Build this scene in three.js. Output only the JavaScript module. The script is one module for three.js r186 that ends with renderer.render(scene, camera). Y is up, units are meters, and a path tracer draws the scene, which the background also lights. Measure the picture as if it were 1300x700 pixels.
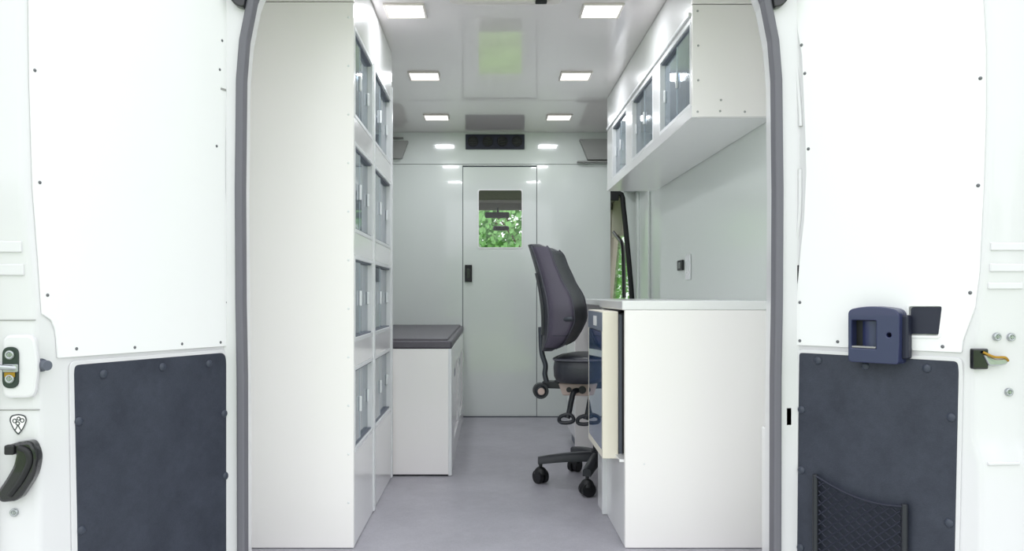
import * as THREE from 'three';
import { RoundedBoxGeometry } from 'three/addons/geometries/RoundedBoxGeometry.js';
import { mergeGeometries, mergeVertices, toCreasedNormals } from 'three/addons/utils/BufferGeometryUtils.js';
import { RectAreaLightUniformsLib } from 'three/addons/lights/RectAreaLightUniformsLib.js';

// ---------------------------------------------------------------- camera, sky, exposure
const scene = new THREE.Scene();
const renderer = new THREE.WebGLRenderer({ antialias: true });
renderer.toneMapping = THREE.LinearToneMapping;
renderer.toneMappingExposure = 1.0;
renderer.shadowMap.enabled = true;
RectAreaLightUniformsLib.init();

const FOCAL = 1050;                                   // focal length for a 1300 x 700 frame
const camera = new THREE.PerspectiveCamera(2 * Math.atan(350 / FOCAL) * 180 / Math.PI, 1300 / 700, 0.05, 200);
camera.position.set(-0.06, 0.87, 0);
camera.lookAt(-0.06, 0.87, -5);
camera.setViewOffset(1300, 700, 30, -25, 1300, 700);  // shifted lens keeps uprights upright

const SKY = 1.85;                                     // even overcast sky
{
  const w = 64, h = 32, data = new Float32Array(w * h * 4);
  for (let j = 0; j < h; j++) {
    const el = ((j + 0.5) / h - 0.5) * Math.PI, s = Math.max(0, Math.sin(el));
    const l = SKY * (0.97 + 0.06 * s);
    for (let i = 0; i < w; i++) data.set([l * 0.97, l * 1.0, l * 1.03, 1], (j * w + i) * 4);
  }
  const sky = new THREE.DataTexture(data, w, h, THREE.RGBAFormat, THREE.FloatType);
  sky.mapping = THREE.EquirectangularReflectionMapping;
  sky.magFilter = THREE.LinearFilter; sky.needsUpdate = true;
  scene.background = sky; scene.environment = sky;
}
const LAMP = 42;                                      // radiance of the ceiling lamps' area lights

// ---------------------------------------------------------------- helpers
let seed = 12345;
const rnd = () => { seed = (seed * 1664525 + 1013904223) >>> 0; return seed / 4294967296; };
const R = (a, b) => a + (b - a) * rnd();
const V = (x, y, z) => new THREE.Vector3(x, y, z);
const taken = {};
function numbered(n) { if (taken[n] === undefined) { taken[n] = 0; return n; } taken[n]++; return n + '_' + String(taken[n]).padStart(3, '0'); }

function uvBox(g) {                                   // uv in metres from the dominant axis of each face
  const p = g.attributes.position, n = g.attributes.normal, uv = new Float32Array(p.count * 2);
  for (let i = 0; i < p.count; i++) {
    const ax = Math.abs(n.getX(i)), ay = Math.abs(n.getY(i)), az = Math.abs(n.getZ(i));
    let u, v;
    if (ay >= ax && ay >= az) { u = p.getX(i); v = p.getZ(i); } else if (ax >= az) { u = p.getZ(i); v = p.getY(i); } else { u = p.getX(i); v = p.getY(i); }
    uv[2 * i] = u; uv[2 * i + 1] = v;
  }
  g.setAttribute('uv', new THREE.BufferAttribute(uv, 2));
  return g;
}
function clean(g) {
  let q = g.index ? g.toNonIndexed() : g.clone();
  if (!q.attributes.normal) q.computeVertexNormals();
  for (const k of Object.keys(q.attributes)) if (!['position', 'normal', 'uv'].includes(k)) q.deleteAttribute(k);
  return uvBox(q);
}
function obj(name, geos, mat, parent = scene) {
  const list = (Array.isArray(geos) ? geos : [geos]).map(clean);
  const g = list.length > 1 ? mergeGeometries(list) : list[0];
  const m = new THREE.Mesh(g, mat);
  m.name = parent === scene ? numbered(name) : name;
  m.castShadow = m.receiveShadow = true;
  parent.add(m);
  return m;
}
function thing(name, label, category, group, pos = [0, 0, 0], turn = 0) {
  const o = new THREE.Group(); o.name = numbered(name); o.position.set(...pos); o.rotation.y = turn;
  o.userData = { label, category }; if (group) o.userData.group = group;
  scene.add(o); return o;
}
function tag(o, label, category, group) { o.userData = { ...o.userData, label, category }; if (group) o.userData.group = group; return o; }
function structure(name, label) {
  const o = new THREE.Group(); o.name = name; taken[name] = 0; o.userData = { kind: 'structure', label }; scene.add(o); return o;
}
// box from min / max corners with rounded edges
function bx(x0, x1, y0, y1, z0, z1, r = 0.002) {
  const w = Math.abs(x1 - x0), h = Math.abs(y1 - y0), d = Math.abs(z1 - z0);
  const rr = Math.min(r, w * 0.45, h * 0.45, d * 0.45);
  const g = rr > 0 ? new RoundedBoxGeometry(w, h, d, 2, rr) : new THREE.BoxGeometry(w, h, d);
  g.translate((x0 + x1) / 2, (y0 + y1) / 2, (z0 + z1) / 2);
  return g;
}
function cyl(r0, r1, h, seg, at, dir = V(0, 1, 0)) {   // centred cylinder pointing along dir
  const g = new THREE.CylinderGeometry(r1, r0, h, seg);
  g.applyQuaternion(new THREE.Quaternion().setFromUnitVectors(V(0, 1, 0), dir.clone().normalize()));
  g.translate(at.x, at.y, at.z);
  return g;
}
function rod(a, b, r0, r1 = r0, seg = 12) { const d = b.clone().sub(a); return cyl(r0, r1, d.length(), seg, a.clone().add(b).multiplyScalar(0.5), d); }
function tube(pts, r, n = 32, seg = 8, closed = false) { return new THREE.TubeGeometry(new THREE.CatmullRomCurve3(pts, closed), n, r, seg, closed); }
function shapeOf(pts, round = 0) {
  const s = new THREE.Shape();
  if (!round) { pts.forEach(([x, y], i) => i ? s.lineTo(x, y) : s.moveTo(x, y)); s.closePath(); return s; }
  const n = pts.length, P = pts.map(p => new THREE.Vector2(p[0], p[1]));
  for (let i = 0; i < n; i++) {
    const a = P[(i + n - 1) % n], b = P[i], c = P[(i + 1) % n], rad = Math.min(pts[i][2] ?? round, a.distanceTo(b) * 0.5, b.distanceTo(c) * 0.5);
    const p = b.clone().add(a.clone().sub(b).setLength(rad)), q = b.clone().add(c.clone().sub(b).setLength(rad));
    i ? s.lineTo(p.x, p.y) : s.moveTo(p.x, p.y);
    s.quadraticCurveTo(b.x, b.y, q.x, q.y);
  }
  s.closePath(); return s;
}
function ext(shape, depth, bevel = 0.001, z = 0, seg = 10) {
  const g = new THREE.ExtrudeGeometry(shape, { depth: Math.max(depth - 2 * bevel, 1e-5), bevelEnabled: bevel > 0, bevelThickness: bevel, bevelSize: bevel, bevelOffset: -bevel, bevelSegments: 2, curveSegments: seg });
  g.translate(0, 0, z + bevel); return g;
}
// skin over a stack of closed loops (arrays of Vector3 of one length), ends capped
function loft(rows, flip = false, crease = 0.6, caps = true) {
  const n = rows[0].length, pos = [], idx = [];
  rows.forEach(r => r.forEach(p => pos.push(p.x, p.y, p.z)));
  for (let j = 0; j + 1 < rows.length; j++) for (let i = 0; i < n; i++) {
    const a = j * n + i, b = j * n + (i + 1) % n, c = a + n, d = b + n;
    flip ? idx.push(a, c, b, b, c, d) : idx.push(a, b, c, b, d, c);
  }
  if (caps) for (const [k, up] of [[0, false], [rows.length - 1, true]]) {
    const c = new THREE.Vector3(); rows[k].forEach(p => c.add(p)); c.divideScalar(n); const ci = pos.length / 3; pos.push(c.x, c.y, c.z);
    for (let i = 0; i < n; i++) { const a = k * n + i, b = k * n + (i + 1) % n; (up !== flip) ? idx.push(ci, a, b) : idx.push(ci, b, a); }
  }
  const g = new THREE.BufferGeometry(); g.setAttribute('position', new THREE.Float32BufferAttribute(pos, 3)); g.setIndex(idx);
  return toCreasedNormals(g, crease);
}
const lerpTable = (t, v) => {                          // t: [[v, value] ...] rising v
  if (v <= t[0][0]) return t[0][1];
  for (let i = 1; i < t.length; i++) if (v <= t[i][0]) { const k = (v - t[i - 1][0]) / (t[i][0] - t[i - 1][0]), s = k * k * (3 - 2 * k) * 0.5 + k * 0.5; return t[i - 1][1] + (t[i][1] - t[i - 1][1]) * s; }
  return t[t.length - 1][1];
};

// ---------------------------------------------------------------- materials
function noiseTex(n, fn, srgb, repeat) {
  const d = new Uint8Array(n * n * 4);
  for (let j = 0; j < n; j++) for (let i = 0; i < n; i++) { const c = fn(i / n, j / n); d.set([c[0], c[1], c[2], 255], (j * n + i) * 4); }
  const t = new THREE.DataTexture(d, n, n); t.wrapS = t.wrapT = THREE.RepeatWrapping; t.magFilter = THREE.LinearFilter; t.minFilter = THREE.LinearMipmapLinearFilter; t.generateMipmaps = true;
  if (srgb) t.colorSpace = THREE.SRGBColorSpace;
  t.repeat.set(repeat, repeat); t.needsUpdate = true; return t;
}
function lattice(n) { const g = new Float32Array(n * n).map(() => rnd()); return (u, v) => { const x = u * n, y = v * n, i = Math.floor(x), j = Math.floor(y), a = x - i, b = y - j, s = a * a * (3 - 2 * a), t = b * b * (3 - 2 * b), q = (p, r) => g[((r % n + n) % n) * n + ((p % n + n) % n)]; return (q(i, j) * (1 - s) + q(i + 1, j) * s) * (1 - t) + (q(i, j + 1) * (1 - s) + q(i + 1, j + 1) * s) * t; }; }
const l8 = lattice(8), l32 = lattice(32), l128 = lattice(128);
const cl = (x) => Math.max(0, Math.min(255, Math.round(x)));
const fbm = (u, v) => l8(u, v) * 0.5 + l32(u, v) * 0.3 + l128(u, v) * 0.2;
const floorMap = noiseTex(512, (u, v) => { const k = (fbm(u, v) - 0.5) * 22 + (rnd() - 0.5) * 14; return [cl(170 + k), cl(168 + k), cl(176 + k)]; }, true, 0.9);
const speckBump = noiseTex(256, () => { const k = cl(rnd() * 255); return [k, k, k]; }, false, 3);
const kickMap = noiseTex(512, (u, v) => { const k = (fbm(u, v) - 0.5) * 20 + (rnd() - 0.5) * 9; return [cl(46 + k), cl(51 + k), cl(65 + k)]; }, true, 2);
const leatherBump = noiseTex(256, (u, v) => { const k = cl(255 * (l32(u, v) * 0.6 + l128(u, v) * 0.4)); return [k, k, k]; }, false, 8);
const grassMap = noiseTex(512, (u, v) => { const k = (fbm(u, v) - 0.5) * 90 + (rnd() - 0.5) * 40; return [cl(150 + k * 0.8), cl(182 + k), cl(112 + k * 0.6)]; }, true, 0.4);
const paveMap = noiseTex(512, (u, v) => { const k = (fbm(u, v) - 0.5) * 30 + (rnd() - 0.5) * 26; return [cl(196 + k), cl(196 + k), cl(194 + k)]; }, true, 0.5);
const clothMap = noiseTex(256, (u, v) => { const k = (fbm(u, v) - 0.5) * 16 + (rnd() - 0.5) * 6; return [cl(88 + k), cl(84 + k), cl(92 + k)]; }, true, 2);
const std = (o) => new THREE.MeshStandardMaterial({ side: THREE.DoubleSide, ...o });
const phys = (o) => new THREE.MeshPhysicalMaterial({ side: THREE.DoubleSide, ...o });
const M = {
  paint: phys({ color: 0xdedde0, roughness: 0.28, clearcoat: 0.6, clearcoatRoughness: 0.08 }),
  doorPanel: std({ color: 0xf2f2f3, roughness: 0.42 }),
  laminate: phys({ color: 0xf3f2f3, roughness: 0.22, clearcoat: 0.25, clearcoatRoughness: 0.1 }),
  endPanel: phys({ color: 0xfcf8f7, roughness: 0.3, clearcoat: 0.3, clearcoatRoughness: 0.12 }),
  lining: phys({ color: 0xe2e7e4, roughness: 0.12, clearcoat: 0.7, clearcoatRoughness: 0.03 }),
  sideLining: phys({ color: 0xe2e7e4, roughness: 0.26, clearcoat: 0.25, clearcoatRoughness: 0.12 }),
  ceiling: phys({ color: 0xe9e2e1, roughness: 0.14, clearcoat: 0.8, clearcoatRoughness: 0.02 }),
  floor: phys({ map: floorMap, roughness: 0.42, bumpMap: speckBump, bumpScale: 0.0001 }),
  worktop: phys({ color: 0xf0f0f0, roughness: 0.25, clearcoat: 0.3 }),
  rubber: std({ color: 0x6c6b73, roughness: 0.62 }),
  black: std({ color: 0x17181b, roughness: 0.5 }),
  blackGloss: phys({ color: 0x121317, roughness: 0.25, clearcoat: 0.5 }),
  kick: std({ map: kickMap, roughness: 0.55, bumpMap: speckBump, bumpScale: 0.0003 }),
  button: std({ color: 0x373d4b, roughness: 0.4 }),
  navyPlastic: phys({ color: 0x2c3256, roughness: 0.35, clearcoat: 0.3 }),
  navyDark: std({ color: 0x1d2133, roughness: 0.5 }),
  steel: std({ color: 0xb9bcc0, roughness: 0.28, metalness: 1 }),
  screw: std({ color: 0x6f7074, roughness: 0.4, metalness: 0.8 }),
  paleScrew: std({ color: 0xa9aaa8, roughness: 0.5 }),
  brass: std({ color: 0xb08a3c, roughness: 0.35, metalness: 1 }),
  latchPlate: std({ color: 0x3b4541, roughness: 0.4, metalness: 0.6 }),
  rubberGrey: std({ color: 0x5d626e, roughness: 0.6 }),
  alu: std({ color: 0xe9eaec, roughness: 0.35 }),
  track: std({ color: 0x6e7480, roughness: 0.5 }),
  glass: phys({ color: 0xb4c0cc, roughness: 0.05, transmission: 0.55, thickness: 0, ior: 1.5 }),
  clearGlass: phys({ color: 0xffffff, roughness: 0.0, transmission: 1, thickness: 0, ior: 1.3 }),
  glassEdge: phys({ color: 0xa8bac6, roughness: 0.08, clearcoat: 1 }),
  clearPull: phys({ color: 0xf4f6f8, roughness: 0.15, clearcoat: 0.5 }),
  cushion: phys({ map: clothMap, roughness: 0.42, bumpMap: leatherBump, bumpScale: 0.0006 }),
  leather: phys({ color: 0x2e3039, roughness: 0.36, bumpMap: leatherBump, bumpScale: 0.0006, clearcoat: 0.15, clearcoatRoughness: 0.4 }),
  gusset: phys({ color: 0x565060, roughness: 0.4, bumpMap: leatherBump, bumpScale: 0.0005 }),
  piping: std({ color: 0x55555f, roughness: 0.45 }),
  chairPlastic: std({ color: 0x25282f, roughness: 0.42 }),
  beige: std({ color: 0xc9b3ab, roughness: 0.45 }),
  greyMetal: std({ color: 0x4c5058, roughness: 0.4, metalness: 0.4 }),
  cream: phys({ color: 0xf7f0e0, roughness: 0.35 }),
  fridgeGlass: phys({ color: 0x3c6494, roughness: 0.05, clearcoat: 1, clearcoatRoughness: 0.02 }),
  fridgeStrip: std({ color: 0x8790a0, roughness: 0.35, metalness: 0.2 }),
  sticker: std({ color: 0xf4f4f2, roughness: 0.5 }),
  greyBox: std({ color: 0x9a9a98, roughness: 0.5 }),
  headliner: std({ color: 0x77726e, roughness: 0.9 }),
  cabTrim: std({ color: 0xb3aaa0, roughness: 0.7 }),
  dash: std({ color: 0x55575a, roughness: 0.7 }),
  grass: std({ map: grassMap, roughness: 0.95 }),
  pave: std({ map: paveMap, roughness: 0.9 }),
  bark: std({ color: 0x6a5a48, roughness: 0.9 }),
  leafLight: std({ color: 0xa0cc86, roughness: 0.8 }),
  leafDark: std({ color: 0x7fb26c, roughness: 0.8 }),
  lampFace: new THREE.MeshStandardMaterial({ color: 0xffffff, emissive: 0xfffaf2, emissiveIntensity: 1.6, roughness: 0.6 }),
  lampFrame: std({ color: 0xe4ded8, roughness: 0.4 }),
  ink: std({ color: 0x33383c, roughness: 0.6 }),
};

// ---------------------------------------------------------------- setting
const zR = -2.46, zF = -5.9, WX = 0.925, CH = 2.033;     // rear frame, partition, side lining, ceiling height

{ // ground outside
  const g = structure('ground', 'green lawn around the van');
  obj('lawn', bx(-60, 60, -0.76, -0.6, -60, 60, 0), M.grass, g);
  const p = structure('pavement', 'pale pavement the van is parked on');
  obj('paving', bx(-5, 5, -0.6, -0.57, -8.4, 3.2, 0), M.pave, p);
}
{
  const f = structure('floor', 'grey vinyl floor of the van');
  obj('vinyl', bx(-WX, WX, -0.02, 0, -5.99, -2.44, 0), M.floor, f);
  obj('underfloor', bx(-1.1, 1.1, -0.12, -0.02, -5.99, zR, 0), M.paint, f);
  obj('sill_plate', bx(-0.8, 0.8, -0.05, 0.0, -2.45, -2.40, 0.003), M.greyMetal, f);
}
{
  const c = structure('ceiling', 'glossy white ceiling of the van');
  obj('ceiling_panel', bx(-1.08, 1.08, CH, CH + 0.02, -5.99, zR, 0), M.ceiling, c);
  obj('roof_skin', bx(-1.1, 1.1, CH + 0.06, CH + 0.1, -6.05, zR, 0.01), M.paint, c);
}
{
  const w = structure('wall_left', 'white side wall of the van behind the tall cabinet');
  obj('lining', bx(-WX - 0.03, -WX, 0, CH, zF, zR, 0), M.lining, w);
  obj('body_side', bx(-1.1, -1.06, -0.12, CH + 0.06, -6.05, zR, 0), M.paint, w);
}
{
  const w = structure('wall_right', 'pale glossy side wall above the worktop');
  obj('lining', bx(WX, WX + 0.03, 0, CH, -4.74, zR, 0.002), M.sideLining, w);
  obj('body_side', bx(1.06, 1.1, -0.12, CH + 0.06, -6.05, zR, 0), M.paint, w);
  // sliding side door beyond the lining, with pressed ribs
  const sd = obj('side_door_panel', bx(0.985, 1.06, 0, 1.75, -5.88, -4.70, 0.004), M.sideLining, w);
  obj('header_panel', bx(0.90, 1.06, 1.6, CH, -5.88, -4.75, 0.004), M.lining, w);
  obj('pressed_rib', [bx(0.968, 0.987, 0.0, 1.58, -5.42, -5.32, 0.008), bx(0.972, 0.987, 0.0, 1.58, -5.78, -5.72, 0.006)], M.sideLining, sd);
}
{ // curved upper side trim just inside the opening
  for (const s of [-1, 1]) {
    const sh = shapeOf([[s * 0.926, 1.45], [s * 1.05, 1.45], [s * 1.05, 2.03], [s * 0.80, 2.03], [s * 0.862, 1.884], [s * 0.898, 1.72], [s * 0.915, 1.586]]);
    const g = ext(sh, 0.36, 0.001); g.translate(0, 0, -2.83);
    const t = structure(s < 0 ? 'trim_1' : 'trim_2', s < 0 ? 'white curved trim above the door pillar by the tall cabinet' : 'white curved trim beside the overhead cabinet');
    obj('trim_panel', g, M.laminate, t);
  }
}
// ----- rear opening: frame, grey rubber seal
const halfW = [[-0.2, 0.763], [0.13, 0.763], [0.631, 0.764], [0.859, 0.768], [1.177, 0.7695], [1.495, 0.766], [1.609, 0.757], [1.722, 0.735]];
function openingPath(o) {                                // o = outward offset
  const pts = [], up = halfW.filter(p => p[0] > -0.1).map(([y, x]) => [x + o, y]);
  const right = [[0.763 + o, -0.02 - o], ...up, [0.705 + o * 0.9, 1.80 + o * 0.4], [0.655 + o * 0.7, 1.88 + o * 0.7], [0.58 + o * 0.5, 1.935 + o * 0.9], [0.47, 1.955 + o]];
  const left = right.map(([x, y]) => [-x, y]).reverse();
  return [...right, ...left];
}
{
  const w = structure('wall_rear', 'white body frame around the open rear doorway');
  const outer = shapeOf([[1.1, -0.3], [1.1, 1.7], [1.03, 2.02], [0.9, 2.14], [-0.9, 2.14], [-1.03, 2.02], [-1.1, 1.7], [-1.1, -0.3]]);
  outer.holes.push(new THREE.Path(openingPath(0.012).map(p => new THREE.Vector2(...p))));
  const g = ext(outer, 0.10, 0.002); g.translate(0, 0, zR - 0.04);
  obj('body_frame', g, M.paint, w);
  const fl = new THREE.Shape(openingPath(0.021).map(p => new THREE.Vector2(...p)));
  fl.holes.push(new THREE.Path(openingPath(0.012).map(p => new THREE.Vector2(...p))));
  const fg = ext(fl, 0.06, 0.001); fg.translate(0, 0, -2.455); obj('flange', fg, M.paint, w);
  const se = new THREE.Shape(openingPath(0.024).map(p => new THREE.Vector2(...p)));
  se.holes.push(new THREE.Path(openingPath(0).map(p => new THREE.Vector2(...p))));
  const sg = ext(se, 0.045, 0.006); sg.translate(0, 0, -2.43);
  const seal = obj('rubber_seal', sg, M.rubber, w); seal.userData.label = 'grey rubber door seal';
  for (const s of [-1, 1]) {
    const k = obj('corner_cover', ext(shapeOf([[s * 0.763, 1.697], [s * 0.786, 1.703], [s * 0.803, 1.722], [s * 0.812, 1.88], [s * 0.735, 1.90], [s * 0.750, 1.78]], 0.008), 0.075, 0.004, -2.45), M.blackGloss, w);
    k.userData.label = 'black plastic cover at the top corner of the opening';
  }
  // check strap on the right pillar
  const cs = obj('check_strap', [bx(0.803, 0.822, 0.49, 0.545, -2.455, -2.40, 0.003), cyl(0.008, 0.008, 0.03, 12, V(0.812, 0.553, -2.42))], M.black, w);
  cs.userData.label = 'small black door check on the pillar';
  const t = structure('trim_3', 'low white boxed trim just inside the opening beside the counter');
  obj('trim_board', bx(0.812, 0.915, 0, 0.452, -2.64, -2.51, 0.004), M.laminate, t);
}

// ----- partition to the cab
{
  const w = structure('wall_front', 'glossy white partition across the van');
  const dx0 = -0.24, dx1 = 0.283, dy = 1.785, th = 0.025;
  obj('header_panel', bx(-WX, WX, 1.806, CH, zF - th, zF, 0.0015), M.lining, w);
  obj('side_panel', bx(-WX, dx0 - 0.004, 0, 1.803, zF - th, zF, 0.0015), M.lining, w);
  obj('side_panel', bx(dx1 + 0.004, 0.811, 0, 1.803, zF - th, zF, 0.0015), M.lining, w);
  obj('lintel', bx(dx0 - 0.004, dx1 + 0.004, dy + 0.010, 1.803, zF - th, zF, 0.001), M.lining, w);
  obj('backing', [bx(dx0 - 0.05, dx0 + 0.012, 0, 1.82, zF - th - 0.02, zF - th - 0.001, 0), bx(dx1 - 0.012, dx1 + 0.05, 0, 1.82, zF - th - 0.02, zF - th - 0.001, 0), bx(dx0 + 0.012, dx1 - 0.012, dy - 0.02, 1.82, zF - th - 0.02, zF - th - 0.001, 0), bx(-WX, WX, 1.78, 1.83, zF - th - 0.018, zF - th - 0.002, 0)], M.track, w);
  obj('floor_strip', bx(-0.238, 0.80, 0, 0.006, zF, zF + 0.012, 0.001), M.greyMetal, w);

  const d = structure('door_3', 'white partition door with a square window and black latch');
  const sh = shapeOf([[dx0, 0.006], [dx1, 0.006], [dx1, dy], [dx0, dy]]);
  const hole = shapeOf([[-0.133, 1.207], [0.182, 1.207], [0.182, 1.623], [-0.133, 1.623]], 0.015);
  sh.holes.push(new THREE.Path(hole.getPoints(6)));
  const leaf = obj('door_leaf', ext(sh, 0.024, 0.001, zF - 0.0255), M.lining, d);
  const fr = shapeOf([[-0.137, 1.203], [0.186, 1.203], [0.186, 1.627], [-0.137, 1.627]], 0.018);
  fr.holes.push(new THREE.Path(shapeOf([[-0.128, 1.212], [0.177, 1.212], [0.177, 1.618], [-0.128, 1.618]], 0.014).getPoints(6)));
  obj('window_bead', ext(fr, 0.003, 0.0008, zF - 0.0017), M.laminate, leaf);
  obj('pane', bx(-0.132, 0.181, 1.208, 1.622, zF - 0.014, zF - 0.010, 0), M.clearGlass, leaf);
  const lt = obj('latch', bx(-0.228, -0.176, 0.965, 1.086, zF - 0.002, zF + 0.014, 0.003), M.black, d);
  obj('latch_slot', bx(-0.214, -0.190, 0.99, 1.06, zF + 0.0135, zF + 0.016, 0.001), M.blackGloss, lt);
}
{ // pillar with the black seal beside the partition
  const t = structure('trim_4', 'white pillar with black seal between partition and side door');
  const inner = [[0.815, 1.62], [0.862, 1.606], [0.893, 1.59], [0.906, 1.503], [0.934, 1.234], [0.966, 0.853], [0.985, 0.4], [0.99, 0.0]];
  const sh = shapeOf([...inner, [1.06, 0.0], [1.06, CH], [0.815, CH]]);
  obj('pillar_panel', ext(sh, 0.04, 0.002, zF - 0.04), M.lining, t);
  const s = obj('pillar_seal', tube(inner.map(([x, y]) => V(x, y, zF - 0.012)), 0.020, 60, 10), M.black, t);
  s.userData.label = 'black rubber seal';
  obj('seal_corner', bx(0.815, 0.87, 1.545, 1.61, zF - 0.03, zF + 0.004, 0.004), M.black, t);
}

// ---------------------------------------------------------------- cab beyond the partition
{
  const cab = thing('driver_cab', 'van cab seen through the window of the partition door', 'cab');
  obj('cab_floor', bx(-1.06, 1.06, -0.14, -0.1, -8.3, -6.0, 0), M.dash, cab);
  obj('headliner', bx(-1.06, 1.06, 1.655, 1.70, -7.12, -6.0, 0.01), M.headliner, cab);
  obj('bulkhead', bx(-1.1, 1.1, 1.68, CH + 0.1, -6.06, -6.0, 0.0), M.paint, cab);
  const db = obj('dashboard', ext(shapeOf([[-7.62, 0.0], [-7.0, 0.0], [-6.85, 0.42], [-6.88, 0.66], [-7.05, 0.74], [-7.62, 0.78]], 0.05), 2.08, 0.004).rotateY(-Math.PI / 2).translate(1.04, 0, 0), M.dash, cab);
  db.geometry.computeBoundingBox();
  obj('bonnet', ext(shapeOf([[-8.5, 0.1], [-7.62, 0.1], [-7.62, 0.76], [-7.9, 0.68], [-8.4, 0.45]], 0.05), 1.9, 0.01).rotateY(-Math.PI / 2).translate(0.95, 0, 0), M.paint, cab);
  const q = new THREE.BoxGeometry(2.0, 1.02, 0.006); q.rotateX(0.55); q.translate(0, 1.2, -7.36); obj('windscreen', q, M.clearGlass, cab);
  for (const s of [-1, 1]) obj('windscreen_pillar', rod(V(s * 1.03, 0.74, -7.64), V(s * 1.03, 1.68, -7.06), 0.05, 0.05, 10), M.cabTrim, cab);
  obj('windscreen_header', bx(-1.05, 1.05, 1.60, 1.67, -7.14, -7.04, 0.02), M.headliner, cab);
  const mr = obj('rear_view_mirror', bx(-0.09, 0.12, 1.525, 1.575, -7.03, -7.0, 0.015), M.black, cab);
  obj('mirror_stalk', rod(V(0.02, 1.57, -7.02), V(0.02, 1.63, -7.06), 0.01), M.black, mr);
  obj('sensor_housing', bx(-0.02, 0.12, 1.43, 1.47, -7.20, -7.15, 0.015), M.black, cab);
  for (const s of [-1, 1]) {
    const d = obj('cab_door', [bx(s * 1.02, s * 1.06, -0.1, 0.84, -7.6, -6.0, 0.01), bx(s * 1.02, s * 1.06, 0.84, 1.66, -6.16, -6.0, 0.005), bx(s * 1.02, s * 1.06, 1.56, 1.66, -7.1, -6.0, 0.005), bx(s * 1.0, s * 1.05, 1.36, 1.66, -7.1, -6.55, 0.005)], M.cabTrim, cab);
    obj('door_window', ext(shapeOf([[6.16, 0.84], [7.55, 0.84], [7.1, 1.56], [6.16, 1.56]]), 0.004, 0).rotateY(Math.PI / 2).translate(s * 1.04, 0, 0), M.clearGlass, d);
    obj('window_frame', tube([V(s * 1.0, 1.40, -6.98), V(s * 1.0, 1.33, -6.72), V(s * 1.0, 1.27, -6.54), V(s * 1.0, 1.2, -6.5), V(s * 1.0, 0.85, -6.46)], 0.016, 30, 8), M.black, d);
  }
}

// ---------------------------------------------------------------- rear doors
const flankLen = 0.125;
function buildDoor(name, label, sx, pos, turn, uhT, ucT, beta) {
  const D = structure(name, label); D.position.set(...pos); D.rotation.y = turn;
  const rows = [];
  for (let k = 0; k <= 60; k++) {
    const v = -0.14 + k / 60 * 2.09, uh = lerpTable(uhT, v), uc = lerpTable(ucT, v), c = Math.cos(beta), s = Math.sin(beta);
    const loop = [[uh - 0.016, -0.055], [uh - 0.012, -0.02], [uh - 0.004, -0.004], [uh + 0.006, 0], [uc - 0.012, 0], [uc - 0.005, -0.001], [uc + 0.004 * c, -0.006], [uc + 0.012 * c, -0.012 * s - 0.002],
      [uc + flankLen * c, -flankLen * s], [uc + flankLen * c + 0.012, -flankLen * s - 0.006], [uc + flankLen * c + 0.05, -flankLen * s - 0.004], [uc + flankLen * c + 0.06, -flankLen * s - 0.012], [uc + flankLen * c + 0.02, -flankLen * s - 0.03], [uh + 0.1, -0.15], [uh, -0.09]];
    rows.push(loop.map(([u, w]) => V(sx * u, v, w)));
  }
  obj('door_shell', loft(rows, sx > 0, 0.5), M.paint, D);
  const fm = (t, v) => new THREE.Matrix4().makeRotationY(sx * beta).setPosition(sx * (lerpTable(ucT, v) + t * Math.cos(beta)), v, -t * Math.sin(beta));
  return { D, fm };
}
const flat = (g, sx, u, v, w) => g.translate(sx * u, v, w);
function panel(sx, pts, th, w, round, bevel = 0.001) { return ext(shapeOf(pts.map(([u, v, r]) => r === undefined ? [sx * u, v] : [sx * u, v, r]), round), th, bevel, w); }
function rivet(D, name, sx, pts, r, mat, w) {
  for (const [u, v] of pts) { const g = new THREE.SphereGeometry(r, 12, 6, 0, Math.PI * 2, 0, Math.PI / 2).rotateX(Math.PI / 2).scale(1, 1, 0.55); obj(name, g.translate(sx * u, v, w), mat, D); }
}
function screwHead(at, r, m) {                           // small pan head with a cross slot, axis +z, placed by matrix m
  const a = new THREE.CylinderGeometry(r, r, r * 0.5, 14).rotateX(Math.PI / 2), b = new THREE.TorusGeometry(r * 0.72, r * 0.22, 6, 14).translate(0, 0, r * 0.25);
  const c = new THREE.BoxGeometry(r * 0.9, r * 0.22, r * 0.3).translate(0, 0, r * 0.3), e = new THREE.BoxGeometry(r * 0.22, r * 0.9, r * 0.3).translate(0, 0, r * 0.3);
  return [a, b, c, e].map(g => g.translate(...at).applyMatrix4(m));
}
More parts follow.
